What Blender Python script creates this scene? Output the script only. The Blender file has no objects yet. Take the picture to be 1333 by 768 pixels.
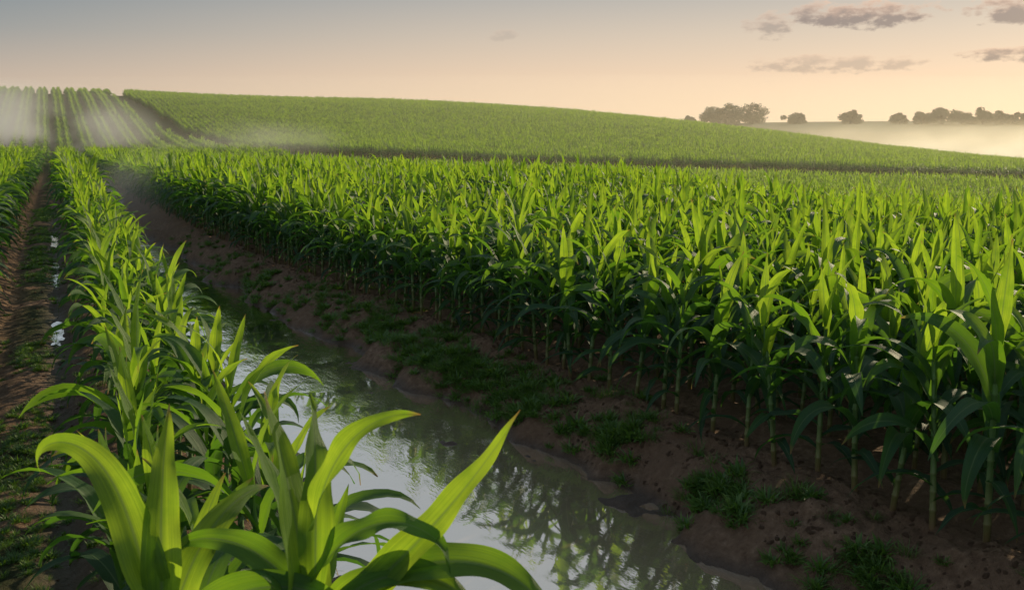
import bpy, math, random, bmesh
import numpy as np
from mathutils import Vector
R=math.radians
random.seed(7); rng=np.random.default_rng(7)
sc=bpy.context.scene
sc.view_settings.view_transform='Standard'; sc.view_settings.look='None'; sc.view_settings.exposure=0
SUN_AZ=64.0; SUN_EL=19.0

# ---------------------------------------------------------------- helpers
def link(ob,parent=None):
    sc.collection.objects.link(ob)
    if parent: ob.parent=parent
    return ob
_tab=rng.random((256,256))
def vn(x,y,s=0):
    x=np.asarray(x,float)+s*17.31; y=np.asarray(y,float)+s*9.77
    xi=np.floor(x).astype(int); yi=np.floor(y).astype(int)
    fx=x-xi; fy=y-yi; fx=fx*fx*(3-2*fx); fy=fy*fy*(3-2*fy)
    a=_tab[xi&255,yi&255]; b=_tab[(xi+1)&255,yi&255]; c=_tab[xi&255,(yi+1)&255]; d=_tab[(xi+1)&255,(yi+1)&255]
    return (a*(1-fx)+b*fx)*(1-fy)+(c*(1-fx)+d*fx)*fy-0.5
def sstep(a,b,x):
    t=np.clip((x-a)/(b-a),0,1); return t*t*(3-2*t)

# ---------------------------------------------------------------- terrain
def pol(az,dist): return (dist*math.sin(R(az)),dist*math.cos(R(az)))
survey=[]
for x in (-30,-15,0,10):
    for y in (-30,-10,8,25):
        survey.append((x,y,0.0))
survey+=[(0,42,-.1),(-15,42,0),(12,40,-.5),(20,25,-.45),(17,8,-.2),(30,-10,-.8)]
def sv(az,d,z):
    x,y=pol(az,d); survey.append((x,y,z))
for az,d,z in [(-15,110,-.4),(0,110,-.9),(10,100,-1.5),(24.5,92,-2.8),(39,88,-3.8),(52,88,-4.4),(66,88,-4.6),
               (0,70,-.5),(12,65,-.9),(24.5,60,-1.9),(39,50,-2.3),(52,50,-2.8),(66,50,-3.0),(52,32,-1.4),(39,32,-1.2),
               (-15,150,0),(0,150,-1.6),(10,145,-1.1),(24.5,134,-2.1),(39,134,-2.9),(52,130,-3.4),(66,130,-3.8),
               (-15,210,4),(0,210,3.8),(10,200,3.4),(17,200,2.8),(24.5,190,1.8),(32,185,.4),(39,175,-1.3),(47,165,-2.9),
               (-15,300,11),(0,300,11.3),(5,295,10.6),(10,280,9.2),(17,270,8.4),(24.5,262,6.6),(32,250,3.6),(39,225,.4),(47,190,-3.0),(56,190,-5),
               (-15,370,8),(0,370,8),(10,360,5),(24.5,350,1),(39,320,-5),(50,280,-8),(62,280,-8),
               (38,420,0.5),(45,420,0),(55,420,0),(66,420,0),(38,500,3.9),(45,500,4.0),(52,500,4.1),(66,500,4.1),(24.5,500,1),(5,500,2),(-15,500,2),
               (-60,200,0),(90,200,-3),(90,400,-3),(-60,400,2),(180,200,0),(-120,200,0),(120,200,0)]:
    sv(az,d,z)
S=np.array(survey)
def _phi(r2): return 0.5*r2*np.log(r2+1e-6)
n=len(S); Pn=S[:,:2]/100.0
D=((Pn[:,None,:]-Pn[None,:,:])**2).sum(-1)
A=np.zeros((n+3,n+3)); A[:n,:n]=_phi(D)+np.eye(n)*1e-4
A[:n,n]=1; A[:n,n+1:]=Pn; A[n,:n]=1; A[n+1:,:n]=Pn.T
rhs=np.zeros(n+3); rhs[:n]=S[:,2]
Wt=np.linalg.solve(A,rhs)
def base_z(X,Y):
    X=np.asarray(X,float); Y=np.asarray(Y,float); sh=X.shape
    x=X.ravel()/100; y=Y.ravel()/100
    z=Wt[n]+Wt[n+1]*x+Wt[n+2]*y
    for i in range(n):
        z=z+Wt[i]*_phi((x-Pn[i,0])**2+(y-Pn[i,1])**2)
    r=np.hypot(x,y)
    k=sstep(5.2,8.0,r); z=z*(1-k)+(-1.0)*k
    near=(1-sstep(.10,.22,np.maximum(x-.03,0)*1.6+np.maximum(-x-.05,0)))*(1-sstep(.32,.5,y))*(1-sstep(.3,.5,-y))
    z=z*(1-near)
    return z.reshape(sh)
Yk=[-30,2,5,7.6,12.7,18.7,24,30.8,50,120,2000]
Ek=[5.6,5.55,5.45,5.25,4.95,4.15,3.65,3.3,3.0,3.0,3.0]
def edge(Y): return np.interp(Y,Yk,Ek)
def edge_s(Y): return (edge(Y-1.5)+edge(Y)+edge(Y+1.5)+edge(Y-3)+edge(Y+3))/5
def xr(Y):
    b=np.interp(Y,[-30,3,4.5,6,7.5,9.8,13.9,17.7,22.7,30,60],[4.2,4.35,4.65,4.5,4.75,4.1,3.95,3.35,2.9,2.6,2.3])
    return b+.5*vn(Y*.8,3.3,1)+.22*vn(Y*2.3,1.3,2)+.10*vn(Y*6,2.3,2)
def xl(Y):
    b=np.interp(Y,[-30,3,9,15,20,26,60],[1.45,1.5,1.6,1.7,1.8,1.9,1.9])
    return b+.25*vn(Y*.8,8.3,3)+.12*vn(Y*2.9,5.3,4)
WATER=-.5
TR=-.46; RUT=-.12
def ground_z(X,Y,fine=True):
    X=np.asarray(X,float); Y=np.asarray(Y,float)
    z=base_z(X,Y)
    e=edge_s(Y)-.02; r=xr(Y); l=xl(Y)
    e=np.maximum(e,r+.35)
    fade=1-sstep(85,108,Y)
    deep=1-sstep(24,38,Y)*.45
    t=np.clip((e-X)/(e-r),0,1)
    rb=-.49*(.55*t+.45*t**2.2)-.035*sstep(.86,1,t)
    t2=np.clip((X-1.1)/(l-1.1),0,1)
    lb=-.5*(t2**1.1)
    mid=(X>l)&(X<r)
    c=(l+r)/2; hw=(r-l)/2
    bed=-.525-.10*(1-np.clip(np.abs((X-c)/np.maximum(hw,.1)),0,1)**2.5)
    d=np.where(mid,bed,np.where(X>=r,rb,np.where(X>1.1,lb,0)))
    d=d*deep
    d=d+.06*np.exp(-((X-.65)/.35)**2)
    tr=np.exp(-((X-TR)/.60)**4)
    rut=np.exp(-((X-RUT)/.15)**2)+np.exp(-((X+.84)/.16)**2)
    d=d-(.12*tr+.06*rut)
    ridge=.035*np.cos((X-edge_s(Y))*2*math.pi/.75)*(X>e+.1)
    d=d+ridge*(1-sstep(25,60,Y))
    z=z+d*fade
    if fine:
        nf=(1-sstep(20,45,np.hypot(X,Y)))
        bank=sstep(1.1,1.3,X)*(1-sstep(0,.3,X-e))
        nearw=np.exp(-((X-r)/.2)**2)
        amp=.5+.75*bank-.5*nearw*bank
        z=z+nf*amp*(.11*vn(X*2.1,Y*1.7,5)+.075*vn(X*5.3,Y*4.7,6)+.06*vn(X*11,Y*10,7)*(vn(X*3,Y*3,8)+.6)+.03*vn(X*19,Y*18,9))
    return z
def axis(lo,hi,dn0,dn1,st,g0,g1):
    a=list(np.arange(dn0,dn1,st)); x=a[-1]
    while x<hi: x+=st+g1*(x-dn1 if x>dn1 else 0); a.append(x)
    b=[]; x=dn0
    while x>lo: x-=st+g0*(dn0-x); b.append(x)
    return np.array(b[::-1]+a)
gx=axis(-3500,3500,-1.6,6.6,.035,.045,.04)
gy=axis(-1500,3500,2.5,17,.04,.12,.03)
GX,GY=np.meshgrid(gx,gy)
GZ=ground_z(GX,GY)
nx,ny=len(gx),len(gy)
V=np.stack([GX.ravel(),GY.ravel(),GZ.ravel()],1)
i=np.arange(nx-1)[None,:]+nx*np.arange(ny-1)[:,None]
F=np.stack([i,i+1,i+1+nx,i+nx],-1).reshape(-1,4)
me=bpy.data.meshes.new('ground')
me.vertices.add(len(V)); me.vertices.foreach_set('co',V.ravel().astype(np.float32))
me.loops.add(F.size); me.loops.foreach_set('vertex_index',F.ravel().astype(np.int32))
me.polygons.add(len(F)); me.polygons.foreach_set('loop_start',np.arange(0,F.size,4,dtype=np.int32))
me.polygons.foreach_set('use_smooth',np.ones(len(F),bool))
me.update(); me.validate()
wet=(1-sstep(WATER-.01,WATER+.13,GZ+.09*vn(GX*3,GY*3,12)))*(GX>.9)*(GX<6)
wet=np.maximum(wet,.8*np.exp(-((GX-RUT)/.2)**2)*(1-sstep(30,60,GY)))
dist=np.hypot(GX,GY)
grn=sstep(60,110,dist)
grn=np.maximum(grn,.75*np.exp(-((GX-TR)/.3)**2)*(vn(GX*1.5,GY*1.2,9)>-.15))
ca=me.color_attributes.new('mask','FLOAT_COLOR','POINT')
C=np.stack([wet,grn,sstep(330,420,dist),np.ones_like(wet)],-1).reshape(-1).astype(np.float32)
ca.data.foreach_set('color',C)
ground=link(bpy.data.objects.new('ground',me))

# ---------------------------------------------------------------- node helpers
def newmat(name):
    m=bpy.data.materials.new(name); m.use_nodes=True
    m.node_tree.nodes.clear(); return m,m.node_tree
class NT:
    def __init__(s,nt): s.nt=nt
    def n(s,t,**k):
        o=s.nt.nodes.new(t)
        for a,b in k.items(): setattr(o,a,b)
        return o
    def l(s,a,b): s.nt.links.new(a,b)
    def m(s,op,a,b=None,c=None,clamp=False):
        o=s.n('ShaderNodeMath',operation=op); o.use_clamp=clamp
        for i,v in enumerate((a,b,c)):
            if v is None: continue
            if isinstance(v,(int,float)): o.inputs[i].default_value=v
            else: s.l(v,o.inputs[i])
        return o.outputs[0]
    def mix(s,f,a,b,bt='MIX'):
        o=s.n('ShaderNodeMix',data_type='RGBA',blend_type=bt)
        for i,v in ((0,f),(6,a),(7,b)):
            if isinstance(v,(int,float)): o.inputs[i].default_value=v
            elif isinstance(v,tuple): o.inputs[i].default_value=(*v,1)[:4]
            else: s.l(v,o.inputs[i])
        return o.outputs[2]
    def ramp(s,f,pts,interp='LINEAR'):
        o=s.n('ShaderNodeValToRGB'); cr=o.color_ramp; cr.interpolation=interp
        while len(cr.elements)<len(pts): cr.elements.new(.5)
        for e,(p,c) in zip(cr.elements,pts):
            e.position=p; e.color=(*c,1) if len(c)==3 else c
        s.l(f,o.inputs[0]); return o.outputs[0]
    def noise(s,vec,scale,detail=4,rough=.55,out=0):
        o=s.n('ShaderNodeTexNoise'); o.inputs['Scale'].default_value=scale
        o.inputs['Detail'].default_value=detail; o.inputs['Roughness'].default_value=rough
        if vec: s.l(vec,o.inputs['Vector'])
        return o.outputs[out]

m,nt=newmat('soil'); N=NT(nt)
tc=N.n('ShaderNodeTexCoord').outputs['Object']
at=N.n('ShaderNodeAttribute',attribute_name='mask')
sep=N.n('ShaderNodeSeparateColor'); N.l(at.outputs['Color'],sep.inputs[0])
n1=N.noise(tc,1.3,6); n2=N.noise(tc,14,6,.65); n3=N.noise(tc,70,4,.7)
soil=N.ramp(n2,[(.3,(.10,.058,.036)),(.55,(.25,.158,.10)),(.75,(.42,.29,.19))])
soil=N.mix(N.ramp(n1,[(.35,(0,0,0)),(.7,(1,1,1))]),soil,(.17,.105,.066))
soil=N.mix(N.m('MULTIPLY',n3,.5),soil,(.13,.08,.05))
wetc=N.mix(n2,(.045,.030,.020),(.12,.08,.054))
colr=N.mix(sep.outputs[0],soil,wetc)
gr=N.ramp(N.noise(tc,3,5),[(.3,(.010,.024,.006)),(.7,(.028,.055,.012))])
farc=N.ramp(N.noise(tc,.02,4),[(.35,(.04,.055,.02)),(.65,(.09,.085,.035))])
gr=N.mix(sep.outputs[2],gr,farc)
colr=N.mix(N.m('MULTIPLY',sep.outputs[1],N.m('ADD',.65,N.m('MULTIPLY',n1,.8)),clamp=True),colr,gr)
b=N.n('ShaderNodeBsdfPrincipled'); N.l(colr,b.inputs['Base Color'])
N.l(N.m('SUBTRACT',.95,N.m('MULTIPLY',sep.outputs[0],N.m('MULTIPLY',N.ramp(n1,[(.4,(.3,.3,.3)),(.65,(1,1,1))]),.62))),b.inputs['Roughness'])
N.l(N.m('ADD',.12,N.m('MULTIPLY',sep.outputs[0],.3)),b.inputs['Specular IOR Level'])
bp=N.n('ShaderNodeBump'); bp.inputs['Strength'].default_value=1; bp.inputs['Distance'].default_value=.06
N.l(N.m('ADD',n2,N.m('MULTIPLY',n3,.4)),bp.inputs['Height']); N.l(bp.outputs[0],b.inputs['Normal'])
o=N.n('ShaderNodeOutputMaterial'); N.l(b.outputs[0],o.inputs[0]); me.materials.append(m)

def watermat(name,tint):
    m,nt=newmat(name); N=NT(nt)
    tc=N.n('ShaderNodeTexCoord').outputs['Object']
    mp=N.n('ShaderNodeMapping'); N.l(tc,mp.inputs[0]); mp.inputs['Scale'].default_value=(1,.40,1); mp.inputs['Rotation'].default_value=(0,0,R(65))
    d=N.n('ShaderNodeBsdfPrincipled'); N.l(N.mix(N.noise(tc,1.2,4),tuple(.75*q for q in tint),tuple(1.25*q for q in tint)),d.inputs['Base Color']); d.inputs['Roughness'].default_value=.3
    g=N.n('ShaderNodeBsdfGlossy'); g.inputs['Color'].default_value=(.97,.95,.92,1); g.inputs['Roughness'].default_value=.03
    w=N.noise(mp.outputs[0],2.2,1,.5); w2=N.noise(mp.outputs[0],13,3,.6)
    xyz=N.n('ShaderNodeSeparateXYZ'); N.l(tc,xyz.inputs[0])
    far=N.n('ShaderNodeMapRange'); N.l(xyz.outputs[1],far.inputs[0]); far.inputs[1].default_value=7.5; far.inputs[2].default_value=13; far.inputs[3].default_value=.55; far.inputs[4].default_value=6
    patch=N.m('MULTIPLY',N.ramp(N.noise(tc,.8,2),[(.40,(.05,.05,.05)),(.58,(1,1,1))]),far.outputs[0])
    bp=N.n('ShaderNodeBump'); bp.inputs['Strength'].default_value=.095; bp.inputs['Distance'].default_value=.02
    N.l(N.m('ADD',w,N.m('MULTIPLY',w2,patch)),bp.inputs['Height'])
    N.l(bp.outputs[0],g.inputs['Normal'])
    fr=N.n('ShaderNodeFresnel'); fr.inputs['IOR'].default_value=1.33
    f=N.m('ADD',.42,N.m('MULTIPLY',fr.outputs[0],1.8),clamp=True)
    ms=N.n('ShaderNodeMixShader'); N.l(f,ms.inputs[0]); N.l(d.outputs[0],ms.inputs[1]); N.l(g.outputs[0],ms.inputs[2])
    o=N.n('ShaderNodeOutputMaterial'); N.l(ms.outputs[0],o.inputs[0]); return m
wm=watermat('muddy_water',(.34,.24,.15))
def sheet(name,x0,x1,y0,y1,z,mat):
    me=bpy.data.meshes.new(name); me.from_pydata([(x0,y0,z),(x1,y0,z),(x1,y1,z),(x0,y1,z)],[],[(0,1,2,3)])
    me.materials.append(mat); return link(bpy.data.objects.new(name,me))
sheet('ditch_water',1.15,5.2,-6,32,WATER,wm)
for (cx,cy,w,h) in ((RUT,15.6,.22,1.0),(RUT-.02,22.3,.3,1.8),(RUT,12.3,.12,.4),(RUT,28.5,.3,1.6)):
    zz=float(ground_z(np.array([cx]),np.array([cy]),False)[0])+.012
    me=bpy.data.meshes.new('puddle'); vs=[];k=28
    for a in range(k):
        t=a/k*2*math.pi; rr=1+.5*float(vn(3*math.cos(t)+cy,3*math.sin(t)))
        vs.append((cx+w*rr*math.cos(t)*.8,cy+h*rr*math.sin(t),zz))
    me.from_pydata(vs,[],[tuple(range(k))]); me.materials.append(wm); link(bpy.data.objects.new('puddle',me))

# ---------------------------------------------------------------- corn
m,nt=newmat('corn_leaf'); N=NT(nt); leafmat=m
at=N.n('ShaderNodeAttribute',attribute_name='lf')
sep=N.n('ShaderNodeSeparateColor'); N.l(at.outputs['Color'],sep.inputs[0])
age,rnd,tt=sep.outputs[0],sep.outputs[1],sep.outputs[2]
xx=at.outputs['Alpha']
oi=N.n('ShaderNodeObjectInfo').outputs['Random']
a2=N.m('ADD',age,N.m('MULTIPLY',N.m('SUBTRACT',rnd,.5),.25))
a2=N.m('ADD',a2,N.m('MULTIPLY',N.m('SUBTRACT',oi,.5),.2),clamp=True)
col=N.ramp(a2,[(0,(.016,.046,.030)),(.45,(.026,.080,.036)),(.75,(.048,.125,.024)),(1,(.095,.185,.022))])  # leaf age tint, plus shade of the lower canopy put into the colour
trc=N.ramp(a2,[(0,(.025,.08,.02)),(.45,(.08,.20,.018)),(.75,(.24,.43,.015)),(1,(.50,.69,.035))])  # translucent colour also dimmed on low leaves to deepen that painted shade
rib=N.m('ABSOLUTE',N.m('SUBTRACT',xx,.5))
ribm=N.m('SUBTRACT',1,N.m('MULTIPLY',rib,18),clamp=True)
pt=N.n('ShaderNodeTexCoord').outputs['Object']
cvv=N.n('ShaderNodeCombineXYZ'); N.l(N.m('MULTIPLY',xx,26),cvv.inputs[0]); N.l(N.m('MULTIPLY',tt,1.2),cvv.inputs[1]); N.l(N.m('MULTIPLY',rnd,37),cvv.inputs[2])
vein=N.ramp(N.noise(cvv.outputs[0],1.0,3,.6),[(.35,(0,0,0)),(.65,(1,1,1))])
pn=N.noise(pt,9,4)
col=N.mix(N.m('MULTIPLY',vein,.42),col,(.05,.12,.035))
col=N.mix(N.m('MULTIPLY',ribm,.65),col,(.18,.26,.10))
col=N.mix(N.m('MULTIPLY',N.m('SUBTRACT',pn,.35,clamp=True),.9),col,(.022,.06,.014))
tip=N.m('MULTIPLY',N.m('MULTIPLY',N.m('SUBTRACT',tt,.92,clamp=True),14,clamp=True),N.m('GREATER_THAN',rnd,.55))
col=N.mix(tip,col,(.28,.19,.07))
trc=N.mix(N.m('MULTIPLY',vein,.5),trc,(.12,.25,.012))
trc=N.mix(N.m('MULTIPLY',N.m('SUBTRACT',pn,.40,clamp=True),1.6),trc,(.10,.28,.012))
trc=N.mix(N.m('MULTIPLY',ribm,.75),trc,(.12,.20,.05))
trc=N.mix(tip,trc,(.3,.18,.05))
b=N.n('ShaderNodeBsdfPrincipled'); N.l(col,b.inputs['Base Color']); b.inputs['Roughness'].default_value=.56
b.inputs['Specular IOR Level'].default_value=.38
bp=N.n('ShaderNodeBump'); bp.inputs['Strength'].default_value=.6; bp.inputs['Distance'].default_value=.004
N.l(vein,bp.inputs['Height']); N.l(bp.outputs[0],b.inputs['Normal'])
tr=N.n('ShaderNodeBsdfTranslucent'); N.l(trc,tr.inputs[0])
ms=N.n('ShaderNodeMixShader'); ms.inputs[0].default_value=.5
N.l(b.outputs[0],ms.inputs[1]); N.l(tr.outputs[0],ms.inputs[2])
o=N.n('ShaderNodeOutputMaterial'); N.l(ms.outputs[0],o.inputs[0])
m,nt=newmat('corn_stalk'); N=NT(nt); stalkmat=m
at=N.n('ShaderNodeAttribute',attribute_name='lf'); sep=N.n('ShaderNodeSeparateColor'); N.l(at.outputs['Color'],sep.inputs[0])
col=N.ramp(sep.outputs[0],[(0,(.15,.09,.045)),(.12,(.14,.15,.05)),(.4,(.08,.15,.04)),(1,(.07,.16,.03))])
b=N.n('ShaderNodeBsdfPrincipled'); N.l(col,b.inputs['Base Color']); b.inputs['Roughness'].default_value=.5
o=N.n('ShaderNodeOutputMaterial'); N.l(b.outputs[0],o.inputs[0])

class MB:
    def __init__(s): s.v=[];s.f=[];s.c=[];s.mi=[]
    def leaf(s,base,az,L,W,phi0,bend,p,twist,fold,wave,nseg,nxx,age,azd=0.,w0=.5,tw0=0.):
        r=random.random()
        p1,p2=random.uniform(0,6),random.uniform(0,6); fq=random.uniform(14,24)
        c=Vector(base); st=len(s.v); dl=L/nseg
        for i in range(nseg+1):
            t=i/nseg
            ph=R(phi0-bend*t**p); a=R(az+azd*t)
            d=Vector((math.cos(ph)*math.cos(a),math.cos(ph)*math.sin(a),math.sin(ph)))
            sd=Vector((-math.sin(a),math.cos(a),0)); nn=Vector((-math.sin(ph)*math.cos(a),-math.sin(ph)*math.sin(a),math.cos(ph)))
            if i>0: c=c+d*dl
            tw=R(twist)*t*t*(1.4-.4*t)+R(tw0)*min(1,t*4)
            s2=sd*math.cos(tw)+nn*math.sin(tw); n2=nn*math.cos(tw)-sd*math.sin(tw)
            w=W*min(1,w0+(1-w0)*t/.3)*max(0.02,(1-t**2.3))**.95
            fo=fold*(1-.55*t)
            for j in range(nxx+1):
                x=-1+2*j/nxx
                wv=wave*(math.sin(fq*t+(p1 if x<0 else p2)))*x*x*min(1,4*t)*(1-t*.7)
                q=c+s2*(x*w*.5*math.cos(fo*abs(x)))+n2*(abs(x)*w*.5*math.sin(fo)+wv)
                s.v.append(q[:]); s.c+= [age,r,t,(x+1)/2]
        for i in range(nseg):
            for j in range(nxx):
                a=st+i*(nxx+1)+j
                s.f.append((a,a+1,a+nxx+2,a+nxx+1)); s.mi.append(0)
    def tube(s,pts,rad,k,mi=1,ages=None):
        st=len(s.v)
        for i,(q,rr) in enumerate(zip(pts,rad)):
            for j in range(k):
                a=j/k*2*math.pi
                s.v.append((q[0]+rr*math.cos(a),q[1]+rr*math.sin(a),q[2])); s.c+=[ages[i] if ages else .5,.5,0,.8]
        for i in range(len(pts)-1):
            for j in range(k):
                s.f.append((st+i*k+j,st+i*k+(j+1)%k,st+(i+1)*k+(j+1)%k,st+(i+1)*k+j)); s.mi.append(mi)
    def mesh(s,name,mats,attr='lf'):
        me=bpy.data.meshes.new(name); me.from_pydata(s.v,[],s.f)
        for m in mats: me.materials.append(m)
        me.polygons.foreach_set('material_index',s.mi)
        me.polygons.foreach_set('use_smooth',[True]*len(s.f))
        c=me.color_attributes.new(attr,'FLOAT_COLOR','POINT'); c.data.foreach_set('color',s.c)
        me.update(); return me
def stalk(mb,x0,y0,h,k,detail,lean):
    pts=[];rad=[];ag=[]
    nn=9
    for i in range(nn+1):
        z=h*i/nn
        pts.append((x0+lean[0]*z*z,y0+lean[1]*z*z,z)); rr=.023*(1-.4*i/nn)
        rad.append(rr); ag.append(i/nn)
        if detail and 0<i<nn:
            pts.append((x0+lean[0]*z*z,y0+lean[1]*z*z,z+.008)); rad.append(rr*1.25); ag.append(i/nn*.7)
            pts.append((x0+lean[0]*z*z,y0+lean[1]*z*z,z+.018)); rad.append(rr*1.0); ag.append(i/nn)
    if not detail: pts=pts[::3];rad=rad[::3];ag=ag[::3]
    mb.tube(pts,rad,k,1,ag)
def corn(mb,x0=0,y0=0,H=1.9,nseg=14,nxx=4,nl=12,detail=True,k=8,wm=1.0):
    a0=random.uniform(0,360); lean=(random.uniform(-.03,.03),random.uniform(-.03,.03))
    stalk(mb,x0,y0,H*.62,k,detail,lean)
    for i in range(nl):
        q=i/(nl-1)
        z=H*(.10+.53*q**.95)
        az=a0+180*i+random.gauss(0,24)
        b=(x0+lean[0]*z*z,y0+lean[1]*z*z,z)
        if q<.25:
            L=random.uniform(.50,.66);W=.095;ph=random.uniform(45,60);bd=random.uniform(90,135);p=.9
        elif q<.62:
            L=random.uniform(.80,1.02);W=random.uniform(.14,.165);ph=random.uniform(60,74);bd=random.uniform(105,165);p=random.uniform(1.0,1.5)
        elif q<.84:
            L=random.uniform(.72,.92);W=random.uniform(.135,.165);ph=random.uniform(64,78);bd=random.uniform(85,160);p=random.uniform(1.3,2.2)
        else:
            L=random.uniform(.55,.76)*H/1.9;W=random.uniform(.09,.125);ph=random.uniform(74,88);bd=random.uniform(2,70);p=1.8
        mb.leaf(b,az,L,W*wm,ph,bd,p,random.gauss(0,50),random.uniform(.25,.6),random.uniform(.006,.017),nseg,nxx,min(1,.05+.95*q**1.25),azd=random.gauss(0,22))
def make_coll(name,obs):
    c=bpy.data.collections.new(name)
    for o in obs: c.objects.link(o)
    return c
hi=[]
for k in range(12):
    mb=MB(); corn(mb,H=random.uniform(1.78,2.08))
    hi.append(bpy.data.objects.new('corn_plant_detail_%02d'%k,mb.mesh('corn_plant_mesh',[leafmat,stalkmat])))
lo=[]
for k in range(8):
    mb=MB(); corn(mb,H=random.uniform(1.78,2.02),nseg=6,nxx=2,nl=10,detail=False,k=4)
    lo.append(bpy.data.objects.new('corn_plant_mid_%02d'%k,mb.mesh('corn_plant_mid',[leafmat,stalkmat])))
ch=[]
for k in range(6):
    mb=MB()
    for j in range(7):
        corn(mb,random.gauss(0,.04),-1.2+.34*j+random.uniform(-.05,.05),H=random.uniform(1.7,2.0),nseg=3,nxx=1,nl=8,detail=False,k=3)
    ch.append(bpy.data.objects.new('corn_row_piece_%02d'%k,mb.mesh('corn_row_piece',[leafmat,stalkmat])))
C_hi=make_coll('corn_plants_detail',hi); C_lo=make_coll('corn_plants_mid',lo); C_ch=make_coll('corn_row_pieces',ch)

def scatter(name,P,rot,scl,idx,coll):
    P=np.asarray(P,np.float32); k=len(P)
    me=bpy.data.meshes.new(name); me.vertices.add(k); me.vertices.foreach_set('co',P.ravel())
    a=me.attributes.new('rot','FLOAT_VECTOR','POINT'); a.data.foreach_set('vector',np.asarray(rot,np.float32).ravel())
    a=me.attributes.new('scl','FLOAT_VECTOR','POINT'); a.data.foreach_set('vector',np.asarray(scl,np.float32).ravel())
    a=me.attributes.new('idx','INT','POINT'); a.data.foreach_set('value',np.asarray(idx,np.int32))
    me.update()
    ob=link(bpy.data.objects.new(name,me))
    ng=bpy.data.node_groups.new(name+'_instancer','GeometryNodeTree')
    ng.interface.new_socket('Geometry',in_out='INPUT',socket_type='NodeSocketGeometry')
    ng.interface.new_socket('Geometry',in_out='OUTPUT',socket_type='NodeSocketGeometry')
    gi=ng.nodes.new('NodeGroupInput'); go=ng.nodes.new('NodeGroupOutput')
    ip=ng.nodes.new('GeometryNodeInstanceOnPoints'); ci=ng.nodes.new('GeometryNodeCollectionInfo')
    ci.inputs['Collection'].default_value=coll; ci.inputs['Separate Children'].default_value=True; ci.inputs['Reset Children'].default_value=True
    def na(nm,ty):
        q=ng.nodes.new('GeometryNodeInputNamedAttribute'); q.data_type=ty; q.inputs['Name'].default_value=nm; return q.outputs[0]
    L=ng.links.new
    L(gi.outputs[0],ip.inputs['Points']); L(ci.outputs[0],ip.inputs['Instance'])
    ip.inputs['Pick Instance'].default_value=True
    L(na('idx','INT'),ip.inputs['Instance Index']); L(na('rot','FLOAT_VECTOR'),ip.inputs['Rotation']); L(na('scl','FLOAT_VECTOR'),ip.inputs['Scale'])
    L(ip.outputs[0],go.inputs[0])
    md=ob.modifiers.new('instances','NODES'); md.node_group=ng
    return ob
near_edge=[pol(a,d) for a,d in [(-40,125),(-15,116),(0,112),(10,108),(24.5,112),(39,116),(52,116),(75,116)]]
def az_of(X,Y): return np.degrees(np.arctan2(X,Y))
na_az=np.array([az_of(*p) for p in near_edge]); na_d=np.array([math.hypot(*p) for p in near_edge])
w_az=[3.6,6.3,10,17,24.5,32,39,47,56,75]; w_d=[262,185,150,140,134,133,134,131,132,150]
def build_points(spacing,rowsp,dmin,dmax,azlo,azhi,kind,jit=.03):
    out=[]
    for side in (0,1):
        kk=np.arange(0,int(dmax/rowsp)+2)
        y=np.arange(-4,dmax+5,spacing)
        K,Y=np.meshgrid(kk,y)
        Y=Y+rng.uniform(-.5,.5,Y.shape)*spacing*.35+ (K%2)*spacing*.5
        if kind=='hill': X=(K*rowsp if side==0 else -(K+1)*rowsp)+0*Y
        elif side==0: X=edge_s(Y)+.12+K*rowsp
        else: X=-1.42-K*rowsp+0*Y
        X=X+rng.normal(0,jit,X.shape)
        X=X.ravel();Y=Y.ravel(); r=np.hypot(X,Y); az=az_of(X,Y)
        ok=(r>=dmin)&(r<dmax)&(az>azlo)&(az<azhi)
        if kind=='near': ok&=r<np.interp(az,na_az,na_d)
        out.append(np.stack([X[ok],Y[ok]],1))
    return np.concatenate(out)
def finish(name,XY,coll,nvar,rotfull=True,s0=.88,s1=1.08,wide=1.0,fine=False):
    X,Y=XY[:,0],XY[:,1]; Z=ground_z(X,Y,fine)-.02
    k=len(X); rz=rng.uniform(0,2*math.pi,k) if rotfull else rng.integers(0,2,k)*math.pi
    rot=np.stack([rng.normal(0,.05,k)*rotfull,rng.normal(0,.05,k)*rotfull,rz],1)
    s=rng.uniform(s0,s1,k)*(1+.12*vn(X*.15,Y*.15,11)); scl=np.stack([s*wide,s*(wide if rotfull else 1),s],1)
    return scatter(name,np.stack([X,Y,Z],1),rot,scl,rng.integers(0,nvar,k),coll)
near=build_points(.32,.76,1.5,30,-25,78,'near')
ys=np.arange(3.4,30,.36); a_=.14*sstep(5,9,ys)
strip=np.concatenate([np.stack([.32+a_+rng.normal(0,.04,len(ys)),ys+rng.uniform(-.06,.06,len(ys))],1),
      np.stack([.80+rng.normal(0,.04,len(ys)),ys+.15+rng.uniform(-.06,.06,len(ys))],1)])
fm=(near[:,0]<edge_s(near[:,1])+.4)&(near[:,0]>3)&(near[:,1]<9.2)
finish('corn_field',near[~fm],C_hi,12,fine=True)
finish('corn_row',strip,C_hi,12,s0=.78,s1=.98,wide=.92,fine=True)
yy=3.6
while yy<9.3:
    x=float(edge_s(np.array([yy]))[0])+.12+random.gauss(0,.04)
    ob=link(bpy.data.objects.new('corn_plant',random.choice(hi).data))
    ob.location=(x,yy,float(ground_z(np.array([x]),np.array([yy]))[0])-.02)
    ob.rotation_euler=(random.gauss(0,.04),random.gauss(0,.04),random.uniform(0,6.28)); s=random.uniform(.98,1.10); ob.scale=(s,s,s)
    yy+=random.uniform(.36,.46)
mid=build_points(.32,.76,30,58,-14,66,'near')
ys=np.arange(30,58,.32); strip2=np.concatenate([np.stack([.42+0*ys,ys],1),np.stack([.9+0*ys,ys],1)])
finish('corn_field',np.concatenate([mid,strip2]),C_lo,8)
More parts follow.
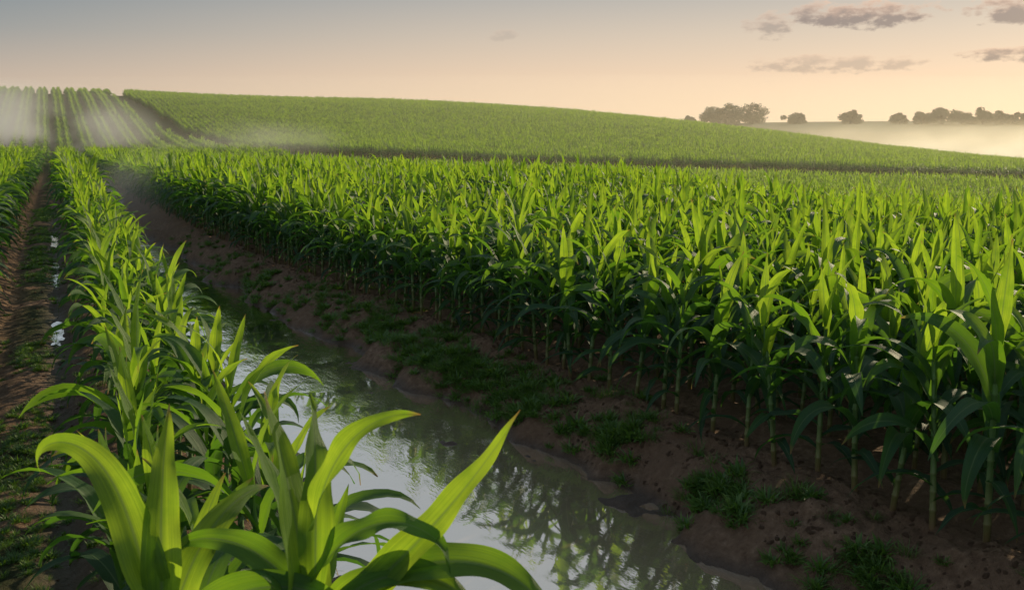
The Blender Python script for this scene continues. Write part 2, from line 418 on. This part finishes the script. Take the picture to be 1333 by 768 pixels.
far=build_points(2.4,.76,58,130,-14,66,'near',jit=.02)
ys=np.arange(58,108,2.4); far=np.concatenate([far,np.stack([.42+0*ys,ys],1),np.stack([.95+0*ys,ys],1)])
finish('corn_field',far,C_ch,6,rotfull=False)
hp=build_points(2.4,1.05,115,345,-12,66,'hill',jit=.03)
X,Y=hp[:,0],hp[:,1]; r=np.hypot(X,Y); az=az_of(X,Y)
wd=np.interp(az,w_az,w_d); right=(az>3.6)&(r>wd)&((az<52)|(r<165))
lx=np.interp(Y,[0,140,150,185,262,330,400],[30,30,26,20,16.4,19,20])
left=(X<lx-3)&(Y>124)&(r>124)&~((r>205)&(r<209))
cr=np.interp(az,[-15,5,17,24.5,32,39,47,52],[320,315,300,290,275,255,215,190])
ok=(right|left)&(r<cr+12)&~(left&(~right)&(np.round(X/1.05)%3==0))
finish('hillside_corn_field',hp[ok],C_ch,6,rotfull=False,wide=1.15)
print('COUNTS',len(near),len(mid),len(far),ok.sum())

def fg(x,y,H,leaves,seed):
    random.seed(seed); mb=MB(); z0=float(ground_z(np.array([x]),np.array([y]))[0])
    stalk(mb,0,0,H*.70,12,True,(0,0))
    for (hz,az,L,W,ph,bd,p,tw0,tw,fo,age,azd) in leaves:
        mb.leaf((0,0,hz),az,L,W,ph,bd,p,tw,fo,.017,44,8,age,azd=azd,tw0=tw0)
    for i in range(6):
        mb.leaf((0,0,.35+.15*i),random.uniform(0,360),random.uniform(.6,.85),.12,62,120,1.2,random.gauss(0,30),.5,.01,20,4,.3+.08*i)
    ob=link(bpy.data.objects.new('corn_plant',mb.mesh('corn_plant_mesh',[leafmat,stalkmat]))); ob.location=(x,y,z0-.02); return ob
fg(.17,2.54,2.1,[
 (1.52,150,.72,.125,78,185,5.0,-50,-25,.45,.95,0),
 (1.52,70,.60,.120,86,18,1.5,15,40,.55,.90,-15),
 (1.48,-20,.62,.12,52,115,1.4,50,25,.5,.75,0),
 (1.44,-100,.52,.12,50,110,1.2,10,20,.4,.7,0),
 (1.46,20,.58,.11,74,90,1.9,30,50,.5,.85,20),
 (1.36,180,.62,.12,60,130,1.4,-30,-20,.5,.65,0),
 (1.36,-35,.65,.12,55,120,1.3,20,0,.5,.65,0),
],3)
fg(.54,2.42,2.1,[
 (1.46,-24,.80,.115,38,-20,1.1,58,-22,.5,.95,6),
 (1.32,112,.78,.155,82,12,1.6,-14,38,.45,.92,10),
 (1.74,-24,.46,.09,76,85,2.0,40,20,.5,.9,0),
 (1.56,60,.54,.11,82,40,1.7,5,55,.5,.85,25),
 (1.60,-28,.50,.09,62,150,1.6,30,0,.45,.8,0),
 (1.46,-26,.56,.11,56,135,1.5,35,10,.5,.75,0),
 (1.46,-22,.86,.13,46,145,1.6,35,15,.5,.75,0),
 (1.44,150,.54,.11,72,110,1.6,-35,-30,.5,.8,0),
 (1.25,-100,.55,.12,50,100,1.1,10,0,.4,.65,0),
],5)
random.seed(21)

# ---------------------------------------------------------------- bank weeds / grass
m,nt=newmat('weed_leaf'); N=NT(nt); weedmat=m
at=N.n('ShaderNodeAttribute',attribute_name='lf'); sep=N.n('ShaderNodeSeparateColor'); N.l(at.outputs['Color'],sep.inputs[0])
col=N.ramp(sep.outputs[1],[(0,(.035,.085,.017)),(.6,(.07,.15,.025)),(1,(.13,.19,.038))])
d=N.n('ShaderNodeBsdfPrincipled'); N.l(col,d.inputs['Base Color']); d.inputs['Roughness'].default_value=.55
tr=N.n('ShaderNodeBsdfTranslucent'); tr.inputs[0].default_value=(.16,.30,.02,1)
ms=N.n('ShaderNodeMixShader'); ms.inputs[0].default_value=.35; N.l(d.outputs[0],ms.inputs[1]); N.l(tr.outputs[0],ms.inputs[2])
o=N.n('ShaderNodeOutputMaterial'); N.l(ms.outputs[0],o.inputs[0])
tufts=[]
for k in range(6):
    mb=MB()
    for j in range(70):
        a=random.uniform(0,360); rr=random.uniform(0,.09)
        mb.leaf((rr*math.cos(R(a)),rr*math.sin(R(a)),0),a+random.gauss(0,40),random.uniform(.06,.17),random.uniform(.004,.008) if k%2 else random.uniform(.012,.026),random.uniform(45,88),random.uniform(20,90),1.2,random.gauss(0,30),.3,0,4,1,.5,w0=.4)
    tufts.append(bpy.data.objects.new('grass_tuft_%d'%k,mb.mesh('grass_tuft',[weedmat])))
C_t=make_coll('grass_tufts',tufts)
pts=[]
for (cx,cy,sx,sy,nn) in [(4.85,4.95,.16,.3,50),(4.82,6.45,.14,.28,55),(4.85,8.1,.13,.35,60),(4.60,9.8,.16,.55,130),(4.45,11.2,.18,.6,140),(4.35,12.6,.2,.6,120),(4.3,14.2,.2,.6,100),(3.95,16.5,.2,1,90),(3.45,19.5,.2,1.5,90),(3.1,24,.25,2.5,90),(1.35,8,.12,2.5,60),(1.4,15,.15,4,90),(5.0,12,.2,4,60),(5.1,6,.2,3,40),(4.7,7,.12,3,30)]:
    for _ in range(nn): pts.append((random.gauss(cx,sx),random.gauss(cy,sy)))
for _ in range(2600):
    y=random.uniform(3,40); x=random.gauss(TR,.17) if random.random()<.75 else random.uniform(-1.1,.3)
    if vn(np.array([x*1.5]),np.array([y*.8]),9)[0]>-.12: pts.append((x,y))
pts=np.array(pts); z=ground_z(pts[:,0],pts[:,1]); k=z>WATER+.01; pts=pts[k];z=z[k]; k=len(pts)
s=rng.uniform(.45,1.15,k)*np.where(pts[:,0]<.6,.55,1)
scatter('grass',np.column_stack([pts,z-.01]),np.stack([0*s,0*s,rng.uniform(0,6.28,k)],1),np.stack([s,s,s],1),rng.integers(0,6,k),C_t)
m2=ground.data.materials[0]
clods=[]
for k in range(4):
    bm=bmesh.new(); bmesh.ops.create_icosphere(bm,subdivisions=2,radius=1)
    for v in bm.verts:
        f=1+.5*float(vn(v.co.x*1.7+k*9,v.co.y*1.7+v.co.z*2.1)); v.co*=f; v.co.z*=.65
    me=bpy.data.meshes.new('clod'); bm.to_mesh(me); bm.free(); me.materials.append(m2)
    clods.append(bpy.data.objects.new('clod_%d'%k,me))
C_c=make_coll('clods',clods)
k=7000; y=rng.uniform(2.5,24,k); e=edge_s(y); x=np.where(rng.random(k)<.75,e-rng.random(k)*1.1+.4,rng.uniform(-1,1.9,k))
z=ground_z(x,y); q=z>WATER+.02; x,y,z=x[q],y[q],z[q]; k=len(x); s=.005+.026*rng.random(k)**3
scatter('soil_clods',np.stack([x,y,z-s*.3],1),rng.uniform(0,6,(k,3)),np.stack([s,s,s],1),rng.integers(0,4,k),C_c)

# ---------------------------------------------------------------- trees
m,nt=newmat('tree_foliage'); N=NT(nt); treemat=m
at=N.n('ShaderNodeAttribute',attribute_name='lf'); sep=N.n('ShaderNodeSeparateColor'); N.l(at.outputs['Color'],sep.inputs[0])
col=N.ramp(sep.outputs[1],[(0,(.03,.04,.02)),(1,(.08,.085,.035))])
d=N.n('ShaderNodeBsdfPrincipled'); N.l(col,d.inputs['Base Color']); d.inputs['Roughness'].default_value=.7
tr=N.n('ShaderNodeBsdfTranslucent'); tr.inputs[0].default_value=(.10,.11,.03,1)
ms=N.n('ShaderNodeMixShader'); ms.inputs[0].default_value=.25; N.l(d.outputs[0],ms.inputs[1]); N.l(tr.outputs[0],ms.inputs[2])
o=N.n('ShaderNodeOutputMaterial'); N.l(ms.outputs[0],o.inputs[0])
m,nt=newmat('bark'); N=NT(nt); bark=m
d=N.n('ShaderNodeBsdfPrincipled'); d.inputs['Base Color'].default_value=(.06,.045,.03,1); d.inputs['Roughness'].default_value=.9
o=N.n('ShaderNodeOutputMaterial'); N.l(d.outputs[0],o.inputs[0])
def treegeo(mb,x0,y0,z0,w,h):
    mb.tube([(x0,y0,z0-1),(x0,y0,z0+h*.2),(x0+.2,y0,z0+h*.5)],[w*.04,w*.03,w*.012],7,1)
    for _ in range(5):
        a=random.uniform(0,6.28); mb.tube([(x0,y0,z0+h*.18),(x0+w*.15*math.cos(a),y0+w*.15*math.sin(a),z0+h*.4),(x0+w*.3*math.cos(a),y0+w*.3*math.sin(a),z0+h*.6)],[w*.02,w*.015,w*.005],5,1)
    for _ in range(24):
        a=random.uniform(0,6.28); q=math.sqrt(random.random()); rr=w*.36*q; zz=random.uniform(.16,.84-.3*q*q)
        lx,ly,lz,lr,sh=x0+rr*math.cos(a),y0+rr*math.sin(a),z0+h*zz,min(w*.18,h*.24)*random.uniform(.7,1.1),random.random()
        for _ in range(200):
            v=Vector((random.gauss(0,1),random.gauss(0,1),random.gauss(0,1))).normalized()*lr*random.uniform(.45,1.08)
            c=Vector((lx+v.x,ly+v.y,lz+v.z*.8)); s_=random.uniform(.25,.55)
            u=Vector((random.gauss(0,1),random.gauss(0,1),random.gauss(0,1))).normalized(); w_=u.orthogonal().normalized()
            st=len(mb.v)
            for p in (c+u*s_,c+w_*s_*.7,c-u*s_,c-w_*s_*.7): mb.v.append(p[:]); mb.c+=[.5,min(1,max(0,.5*sh+.5*random.random())),0,0]
            mb.f.append((st,st+1,st+2,st+3)); mb.mi.append(0)
def tree(name,specs):
    mb=MB()
    x0,y0=pol(*specs[0][:2]); z0=float(base_z(np.array([x0]),np.array([y0]))[0])
    for (az,d,w,h) in specs:
        x,y=pol(az,d); z=float(base_z(np.array([x]),np.array([y]))[0]); treegeo(mb,x-x0,y-y0,z-z0-.4,w,h)
    ob=link(bpy.data.objects.new(name,mb.mesh(name,[treemat,bark]))); ob.location=(x0,y0,z0)
tree('oak_tree',[(36.5,495,20,12.5)]); tree('oak_tree',[(37.9,505,18,11)]); tree('oak_tree',[(35.7,505,13,9.5)])
tree('oak_tree',[(40.1,500,15,6.5)]); tree('oak_tree',[(43.0,498,14,7.5)]); tree('oak_tree',[(45.5,500,10,6)])
tree('oak_tree',[(34.4,500,8,5.5)])
tree('tree_line',[(az,500+random.uniform(-12,12),random.uniform(11,17),random.uniform(5.5,9)) for az in np.arange(46.6,60,.95)])

# ---------------------------------------------------------------- mist
def mist(name,az,d,z,size,dens,seed,color,g_,fs=18.):
    m,nt=newmat('mist_'+str(seed)); N=NT(nt)
    v=N.n('ShaderNodeVolumeScatter'); v.inputs['Color'].default_value=(*color,1); v.inputs['Anisotropy'].default_value=g_
    if fs:
        g=N.n('ShaderNodeTexCoord').outputs['Object']
        sp=N.n('ShaderNodeVectorMath',operation='LENGTH'); N.l(g,sp.inputs[0])
        fall=N.m('SUBTRACT',1,sp.outputs['Value'],clamp=True)
        mp=N.n('ShaderNodeMapping'); mp.inputs['Location'].default_value=(seed,seed,seed); mp.inputs['Scale'].default_value=(size[0]/fs,size[1]/fs,size[2]/fs*2); N.l(g,mp.inputs[0])
        ns=N.noise(mp.outputs[0],1.0,2,.55)
        ns=N.m('MULTIPLY',N.m('SUBTRACT',ns,.36,clamp=True),4.0)
        N.l(N.m('MULTIPLY',N.m('MULTIPLY',fall,ns),dens),v.inputs['Density'])
    else: v.inputs['Density'].default_value=dens
    o=N.n('ShaderNodeOutputMaterial'); N.l(v.outputs[0],o.inputs['Volume'])
    bm=bmesh.new(); bmesh.ops.create_icosphere(bm,subdivisions=4,radius=1)
    me=bpy.data.meshes.new(name); bm.to_mesh(me); bm.free(); me.materials.append(m)
    ob=link(bpy.data.objects.new(name,me)); x,y=pol(az,d); ob.location=(x,y,z); ob.scale=size; ob.rotation_euler=(0,0,-R(az)); return ob
mist('mist',-2.0,165,2.5,(22,26,7.5),.14,1,(1,.97,.9),.3)
mist('mist',51,290,-5.0,(100,75,10),.026,2,(1,.84,.62),.5)
mist('mist',9,142,1,(18,8,3.6),.055,3,(1,.95,.85),.3)
mist('mist',4.6,42,.4,(2.6,16,1.6),.05,4,(1,.97,.9),.3,3.5)
mist('haze',25,240,-4,(330,205,16),.0009,5,(1,.88,.68),.35,None)

# ---------------------------------------------------------------- sun, sky
sd=Vector((math.cos(R(SUN_EL))*math.sin(R(SUN_AZ)),math.cos(R(SUN_EL))*math.cos(R(SUN_AZ)),math.sin(R(SUN_EL))))
L=bpy.data.lights.new('sun','SUN'); L.energy=5.0; L.angle=R(.6); L.color=(1,.84,.55)
so=link(bpy.data.objects.new('sun',L)); so.rotation_euler=(-sd).to_track_quat('-Z','Y').to_euler(); so.location=(60,20,40)
w=bpy.data.worlds.new('World'); sc.world=w; w.use_nodes=True; nt=w.node_tree; nt.nodes.clear(); N=NT(nt)
sky=N.n('ShaderNodeTexSky',sky_type='NISHITA'); sky.sun_disc=False; sky.sun_elevation=R(SUN_EL); sky.sun_rotation=R(SUN_AZ)
bg1=N.n('ShaderNodeBackground'); N.l(sky.outputs[0],bg1.inputs[0]); bg1.inputs[1].default_value=.08
g=N.n('ShaderNodeTexCoord').outputs['Generated']
nm=N.n('ShaderNodeVectorMath',operation='NORMALIZE'); N.l(g,nm.inputs[0])
sx=N.n('ShaderNodeSeparateXYZ'); N.l(nm.outputs[0],sx.inputs[0])
el=N.m('MULTIPLY',N.m('ARCSINE',sx.outputs[2]),57.2958); az=N.m('MULTIPLY',N.m('ARCTAN2',sx.outputs[0],sx.outputs[1]),57.2958)
e=N.m('DIVIDE',el,90,clamp=True)
def k(d): return d/90
cool=N.ramp(e,[(0,(.70,.51,.38)),(k(2.5),(.52,.43,.36)),(k(5),(.28,.305,.315)),(k(7.5),(.165,.23,.28)),(k(14),(.38,.44,.50)),(k(28),(.54,.59,.64)),(k(50),(.30,.41,.56)),(1,(.21,.32,.50))])
warm=N.ramp(e,[(0,(1.0,.71,.46)),(k(2.5),(.92,.67,.47)),(k(5),(.70,.57,.45)),(k(7.5),(.46,.44,.41)),(k(14),(.50,.54,.56)),(k(28),(.58,.61,.62)),(k(50),(.31,.41,.55)),(1,(.21,.32,.50))])
fz=N.n('ShaderNodeMapRange'); fz.interpolation_type='SMOOTHSTEP'; N.l(N.m('COSINE',N.m('MULTIPLY',N.m('SUBTRACT',az,SUN_AZ-8),1/57.2958)),fz.inputs[0])
fz.inputs[1].default_value=.35; fz.inputs[2].default_value=1.0
grad=N.mix(fz.outputs[0],cool,warm)
cv=N.n('ShaderNodeCombineXYZ'); N.l(az,cv.inputs[0]); N.l(N.m('MULTIPLY',el,2.2),cv.inputs[1])
cn=N.noise(cv.outputs[0],.8,6,.6)
for (ca_,ce,sa,se,st) in [(43.6,5.75,3.4,.70,1),(50.8,5.75,2.4,.85,1),(51.2,3.6,2.8,.40,.95),(42.2,3.3,4.4,.5,.45),(38.6,5.35,1.3,.8,.6),(40.8,5.9,1.2,.6,.8),(24,5.0,.8,.35,.2)]:
    dx=N.m('DIVIDE',N.m('SUBTRACT',az,ca_),sa); dy=N.m('DIVIDE',N.m('SUBTRACT',el,ce),se)
    d2=N.m('ADD',N.m('MULTIPLY',dx,dx),N.m('MULTIPLY',dy,dy))
    v=N.m('SUBTRACT',N.m('SUBTRACT',1.0,d2),N.m('MULTIPLY',N.m('SUBTRACT',cn,.52),5))
    mk=N.m('MULTIPLY',N.m('MULTIPLY',v,1.1,clamp=True),st)
    cc=N.mix(N.m('ADD',.15,N.m('ADD',N.m('MULTIPLY',dy,.5),N.m('MULTIPLY',N.m('SUBTRACT',1,v),.5)),clamp=True),(.28,.215,.20),(.85,.56,.40))
    grad=N.mix(mk,grad,cc)
bg2=N.n('ShaderNodeBackground'); N.l(grad,bg2.inputs[0]); bg2.inputs[1].default_value=1
ms=N.n('ShaderNodeMixShader'); ms.inputs[0].default_value=.9; N.l(bg1.outputs[0],ms.inputs[1]); N.l(bg2.outputs[0],ms.inputs[2])
o=N.n('ShaderNodeOutputWorld'); N.l(ms.outputs[0],o.inputs[0])

# ---------------------------------------------------------------- camera
cd=bpy.data.cameras.new('camera'); cd.lens=35; cd.sensor_width=36; cd.clip_start=.05; cd.clip_end=6000
cd.dof.use_dof=True; cd.dof.focus_distance=8.5; cd.dof.aperture_fstop=7
cam=link(bpy.data.objects.new('camera',cd)); cam.location=(0,0,2.8); cam.rotation_euler=(R(90-9.6),0,R(-24.5)); sc.camera=cam
